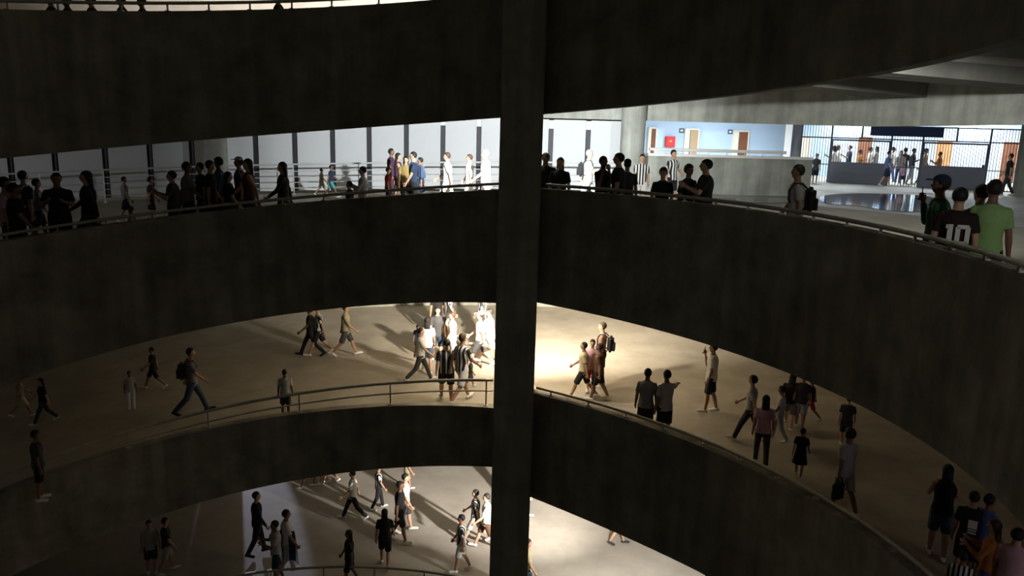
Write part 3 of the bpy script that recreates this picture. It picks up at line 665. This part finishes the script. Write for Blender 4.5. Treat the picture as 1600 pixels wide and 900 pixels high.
ten=P(1,1502,293,'A','stand','short','sleevestripe','black','person in a black jersey with a white number ten on the back',off=.75,fat=1.1)
nb=P(1,1536,288,'AL','step','short','black','black','person in a black jersey with white shoulder stripes, right of the number ten',off=1.5)
P(1,1559,263,'A','stand','short','lime','black','tall man in a bright green T-shirt at the right edge of the middle rail',off=1.5)
P(9,1581,237,'L','step','short','black','charcoal','dark-clad person standing by the right end of the gate',D=43.5,bk='trousers')
P(9,1277,240,'T','stand','short','charcoal','black','boy in dark clothes in front of the bars at the left end of the gate',D=44)
G=[(1305,221,'white','white','L','shirt'),(1311,224,'white','white','R','shirt'),(1329,226,'navy','white','L','shirt'),(1345,234,'orange','brown','R','shirt'),(1361,230,'white','pale','R','shirt'),(1371,228,'pale','denim','L','shirt'),(1397,228,'white','blue','R','shirt'),(1409,235,'pale','purple','T','shirt'),(1416,228,'brown','brown','A','shirt'),(1429,230,'charcoal','pale','R','shirt'),(1444,238,'navy','black','L','shirt'),(1448,230,'khaki','black','R','shirt'),(1470,237,'orange','brown','L','shirt')]
GL=['person in white behind the left gate leaf, left of its pair','person in white behind the left gate leaf, right of its pair','person in a navy top behind the middle of the left gate leaf','child in orange in front of the dark brown doorway','person in white right of the dark brown doorway','person in a pale shirt at the right end of the left gate leaf','person in white just inside the open bay between the leaves','person in a long pale top in the open bay','person in brown seen from behind in the open bay','long-haired woman with a dark scarf right of the open bay','person in a navy shirt behind the left end of the right gate leaf','person in khaki standing behind the navy shirt','child in orange beside the orange door']
for (x,y,t_,b_,f_,k_),l in zip(G,GL): P(9,x,y,f_,random.choice(('step','stand','step2','hold')),random.choice(('short','long','curly')),t_,b_,l,D=47.5+random.uniform(-.6,1.5),h=None,bk='trousers')
a=P(9,1390,236,'R','step','short','blue','navy','person in a blue and white top stepping through the open bay of the gate',D=45.0); 
P(9,1413,257,'T','stand','short','pink','black','toddler in pink in the open bay of the gate',D=46.5)
# ================================================================== people: lower level, left of the pillar
P(2,486,479,'L','stride2','short','black','black','dark-clad walker with a jacket, leftmost of the lit pair under the middle band',yf=557,bk='trousers',shoe='black')
P(2,499,476,'L','stride','short','stripe','black','walker in striped jersey and wide black shorts, left of the khaki shirt',yf=556)
P(2,541,476,'R','stride','short','khaki','charcoal','man in a loose khaki shirt walking away from the crowd',yf=557,skin=1)
P(2,447,577,'A','stand','short','pale','charcoal','person in a pale shirt alone at the lower rail, left of centre',yf=654)
a=P(2,303,543,'R','stride','short','grey','denim','man with a dark backpack striding right in the dim lower ramp',yf=648,bk='trousers',shoe='black'); backpack(a,'charcoal','dark backpack on the striding man in the dim lower ramp')
P(2,241,542,'L','stride2','short','black','black','man in a black shirt reaching to a child in white',yf=608)
P(2,206,579,'T','stand','short','pale','white','child in white clothes in the dim lower ramp at left',yf=640,bk='trousers')
a=P(2,70,590,'L','stride','long','black','charcoal','woman in black near the left edge of the lower ramp',yf=662,bk='trousers')
P(2,36,586,'R','stride2','short','khaki','cream','person in beige with a white cap at the left edge of the lower ramp',yf=652,cap='white')
P(2,54,672,'R','stand','short','charcoal','black','dark person leaning at the lower rail near the left edge',h=1.6)
P(2,657,512,'R','stride','short','white','charcoal','person in a white T-shirt and dark trousers at the left of the crowd',yf=597,bk='trousers',skin=0)
P(2,667,496,'A','step','long','white','denim','long-haired girl behind the white T-shirt in the lower crowd',yf=584,skin=0)
P(2,652,508,'T','stand','short','navy','navy','face peering between white T-shirt and long-haired girl',yf=552,skin=0)
P(2,683,479,'T','step','long','charcoal','navy','woman in a dark top with white collar at the middle of the lower crowd',yf=566,skin=0,kind='shirt')
P(2,697,495,'R','step','short','khaki','denim','person in khaki in the thick of the lower crowd',yf=560,skin=0)
P(2,706,487,'L','step2','bun','white','white','person in a white shirt with hair tied in a bun in the lower crowd',yf=572,skin=0,hc='b')
P(2,697,530,'A','step','short','dstripe','black','man in a black jersey with thin white stripes, nearest the lower rail',yf=628,fat=1.15)
P(2,721,521,'AR','stride','short','stripe','white','man in a striped jersey and white shorts stepping right at the lower rail',yf=630,hc='b')
P(2,735,560,'R','step','short','charcoal','charcoal','child in dark grey beside the man with white shorts',yf=605)
a=P(2,749,487,'L','stride','short','white','charcoal','man in a white T-shirt looking at a phone, beside the pillar',yf=575,skin=0,cap='white'); phone(a,'phone held by the man in white beside the pillar','L')
P(2,764,482,'L','stride2','short','white','white','person in white close behind the man with the phone, at the pillar',yf=568,skin=0)
P(2,752,452,'L','step','short','stripe','white','striped jersey wearer cut off by the middle band next to the pillar',yf=540)
P(2,702,448,'R','step','short','dstripe','charcoal','person in dark stripes cut off by the middle band above the crowd',yf=530)
P(2,683,452,'A','step','short','black','charcoal','person in black cut off by the middle band, above the woman with white collar',yf=528)
# lower level, right of the pillar
a=P(2,937,503,'L','stand','short',None,'brown','shirtless man with a backpack on the bright floor right of the pillar',yf=606,skin=0,hc='b'); backpack(a,'charcoal','dark backpack on the shirtless man')
P(2,922,530,'T','step','short','pink','red','person with a reddish garment walking among the trio right of the pillar',yf=618,skin=0)
P(2,909,534,'L','stride','buzz','cream','black','man with cropped hair in a cream shirt, left of the trio near the lower rail',yf=624,skin=1)
P(2,933,536,'L','step','short','brown','black','broad man in dark brown, right of the trio near the lower rail',yf=626,fat=1.15,skin=2)
P(2,1013,575,'A','stand','short','grey','black','left man of the pair in grey shirts leaning on the lower rail',off=.7,h=1.72,skin=2)
P(2,1044,569,'AL','point','short','pale','black','right man of the pair, one arm stretched to his friend, at the lower rail',off=.9,h=1.75,skin=2)
a=P(2,1107,535,'L','phone','short','white','black','man in a white T-shirt and black shorts, hand to ear, on the open floor',yf=646,skin=1); phone(a,'phone at the ear of the man in black shorts')
P(2,1168,586,'L','stride','curly','pale','charcoal','person in a light shirt striding left, first of the right-hand crowd',yf=690,bk='trousers')
P(2,1187,616,'A','step','long','pink','charcoal','woman in a pale pink shirt near the lower rail',yf=728,bk='trousers')
P(2,1214,602,'L','step2','curly','pale','pale','person in pale clothes between the pink shirt and the big dark hair',yf=690,bk='trousers')
P(2,1231,583,'A','stride','long','black','grey','person with big dark hair just under the middle band',yf=668,kind='long',fat=1.15)
P(2,1248,582,'A','step','curly','charcoal','pale','person in charcoal seen at the band edge right of the big dark hair',yf=672,kind='shirt')
P(2,1264,592,'L','stride2','short','black','red','person in black with reddish shorts touching the band edge',yf=656)
P(2,1318,617,'A','step','short','charcoal','charcoal','dark person almost lost under the middle band, far right of the crowd',yf=700)
P(2,1247,668,'A','step','curly','black','charcoal','child in a long black jersey with white side stripe, near the lower rail',yf=746,kind='dress')
a=P(2,1313,667,'AL','step','curly','pale','pale','woman in light clothes with a black bag in front, by the lower rail',yf=805); bag(a,'black','black bag carried by the woman in light clothes','L')
a=P(2,1483,726,'A','hold','long','black','denim','woman in a black tank top with bare arms, bottom right',h=1.68,kind='tank',skin=0)
ob=P(2,1524,768,'A','stand','short','black','black','person in a black jersey with white print, behind the woman in the tank top',h=1.6)
P(2,1548,772,'AR','step','short','blue','denim','person in blue and white at the right edge under the band',h=1.6)
P(2,1556,812,'L','hold','long','orange','purple','woman with orange sleeve and brown hair, bottom right corner',h=1.6,hc='b',kind='long')
P(2,1592,826,'A','stand','short','pink','pink','person in pink cut by the right edge at the bottom',h=1.6,fat=1.15,skin=0)
P(2,1507,862,'A','stand','short','stripe','black','child in a bold striped shirt at the bottom right',h=1.25)
# ================================================================== people: street level
P(3,552,735,'L','stride2','short','white','black','man in a white T-shirt walking left below the lowest band',yf=812,bk='trousers')
P(3,592,726,'R','step','short','dstripe','black','man in black and white with black trousers under the lowest band',yf=796,bk='trousers')
P(3,625,746,'R','step2','short','black','black','man in a black T-shirt carrying a white bag, street level',yf=848)
P(3,633,740,'R','step','short','white','charcoal','person in white half hidden behind the black T-shirt',yf=832,skin=0)
P(3,636,706,'R','step','short','khaki','khaki','person mostly hidden by the lowest band, only lower legs showing',yf=768)
P(3,545,828,'L','step','long','black','black','long-haired woman in black at street level, near the bottom',h=1.62)
P(3,601,795,'A','step','long','black','black','tall person in black at the bottom, left of the white shoes',h=1.72)
P(3,720,804,'L','step','short','stripe','white','man in striped jersey and white shorts left of the pillar foot',yf=894,skin=1)
P(3,742,765,'L','stride','short','dstripe','pale','man in dark striped jersey and grey shorts left of the pillar foot',yf=848,skin=0)
P(3,759,771,'L','stride2','short','white','brown','person in white and brown half behind the pillar foot',yf=858,skin=0)
P(3,450,789,'R','step','short','white','pale','tall person in white in the cool light, bottom left of centre',yf=900,bk='trousers')
a=P(3,433,813,'L','hold','short','pale','navy','person carrying a dark blue striped flag in the cool light',yf=915)
P(3,404,762,'R','step','short','black','black','dark silhouette standing in the cool light',yf=868,bk='trousers',kind='long',shoe='black')
for x,yh,yf,c,l in ((482,704,762,'pale','leftmost of four far walkers under the lowest band'),(496,700,758,'white','second of four far walkers under the lowest band'),(506,702,757,'black','third of four far walkers under the lowest band'),(515,700,756,'cream','rightmost of four far walkers under the lowest band')):
    P(3,x,yh,'L',random.choice(('step','stride')),'short',c,'charcoal','person in %s top, %s'%(c,l),yf=yf)
P(3,238,812,'T','stand','short','pale','charcoal','left one of two dim figures at the bottom left',yf=898,skin=0)
P(3,263,808,'R','step','short','charcoal','pale','right one of two dim figures at the bottom left',yf=896,skin=0)
P(3,822,842,'R','step','short','cream','navy','person in cream beside the right side of the pillar foot',yf=935,skin=0)
P(3,818,780,'R','step','short','white','ochre','person almost hidden behind the pillar, only a foot on the bright floor',yf=810,h=1.6,skin=0)
P(3,966,772,'R','step','short','khaki','khaki','walker on the bright floor cut off by the lowest band, legs showing',yf=851,skin=0,shoe='charcoal')

# the number on the jersey
e,J=ten; bm=bmesh.new(); Z=1.17+J['dz']; t=.052
box(bm,(-.075,-.152,Z),(.056,.012,.27)); box(bm,(-.108,-.152,Z+.105),(.03,.012,.05))
for sx in (-1,1): box(bm,(.06+sx*.052,-.152,Z),(t,.012,.21))
for sz in (-1,1): box(bm,(.06,-.152,Z+sz*.108),(.124,.012,t))
q=new('jersey_number',bm,cloth('white'),e); q['label']='white number 10' 
# print on the black jersey at the bottom right: an unreadable white block over two bars
e,J=ob; bm=bmesh.new(); box(bm,(.04,-.145,1.22+J['dz']),(.14,.01,.15)); box(bm,(.04,-.145,1.11+J['dz']),(.13,.01,.025)); box(bm,(.04,-.145,1.06+J['dz']),(.13,.01,.025))
new('jersey_print',bm,cloth('white'),e)
e,J=nb
for q in (-1,1):
    bm=bmesh.new()
    for k_ in (0,.035): tube(bm,[(q*(.06+k_),-.085,1.475+J['dz']-k_*.3),(q*(.11+k_*.9),-.02,1.468+J['dz']-k_*.5),(q*(.15+k_*.8),.02,1.455+J['dz']-k_*.9)],.009,6)
    new('shoulder_stripe',bm,cloth('white'),e)
# flag over the shoulder of the walker in the cool light
e,J=a if False else (None,None)
p=at_d(440,860,21); 
bm=bmesh.new(); N=14
g=[[bm.verts.new((i/N*.62-.31+.10*j/N,math.sin(i*.9+j*.3)*.045,-j/N*.95+.05*math.cos(i*.7))) for i in range(N+1)] for j in range(N+1)]
for j in range(N):
    for i in range(N): bm.faces.new((g[j][i],g[j][i+1],g[j+1][i+1],g[j+1][i]))
bmesh.ops.solidify(bm,geom=bm.faces[:],thickness=.006)
pf=at_d(441,826,dist_r(437,838,RI)+.75)
new('flag',bm,stripes('blue_white_flag',(.05,.06,.16),(.6,.6,.66),4.5,.72),label='dark blue flag with pale stripes hanging from a walker in the cool light',cat='flag',loc=pf,smooth=True)
print('people',COUNT)
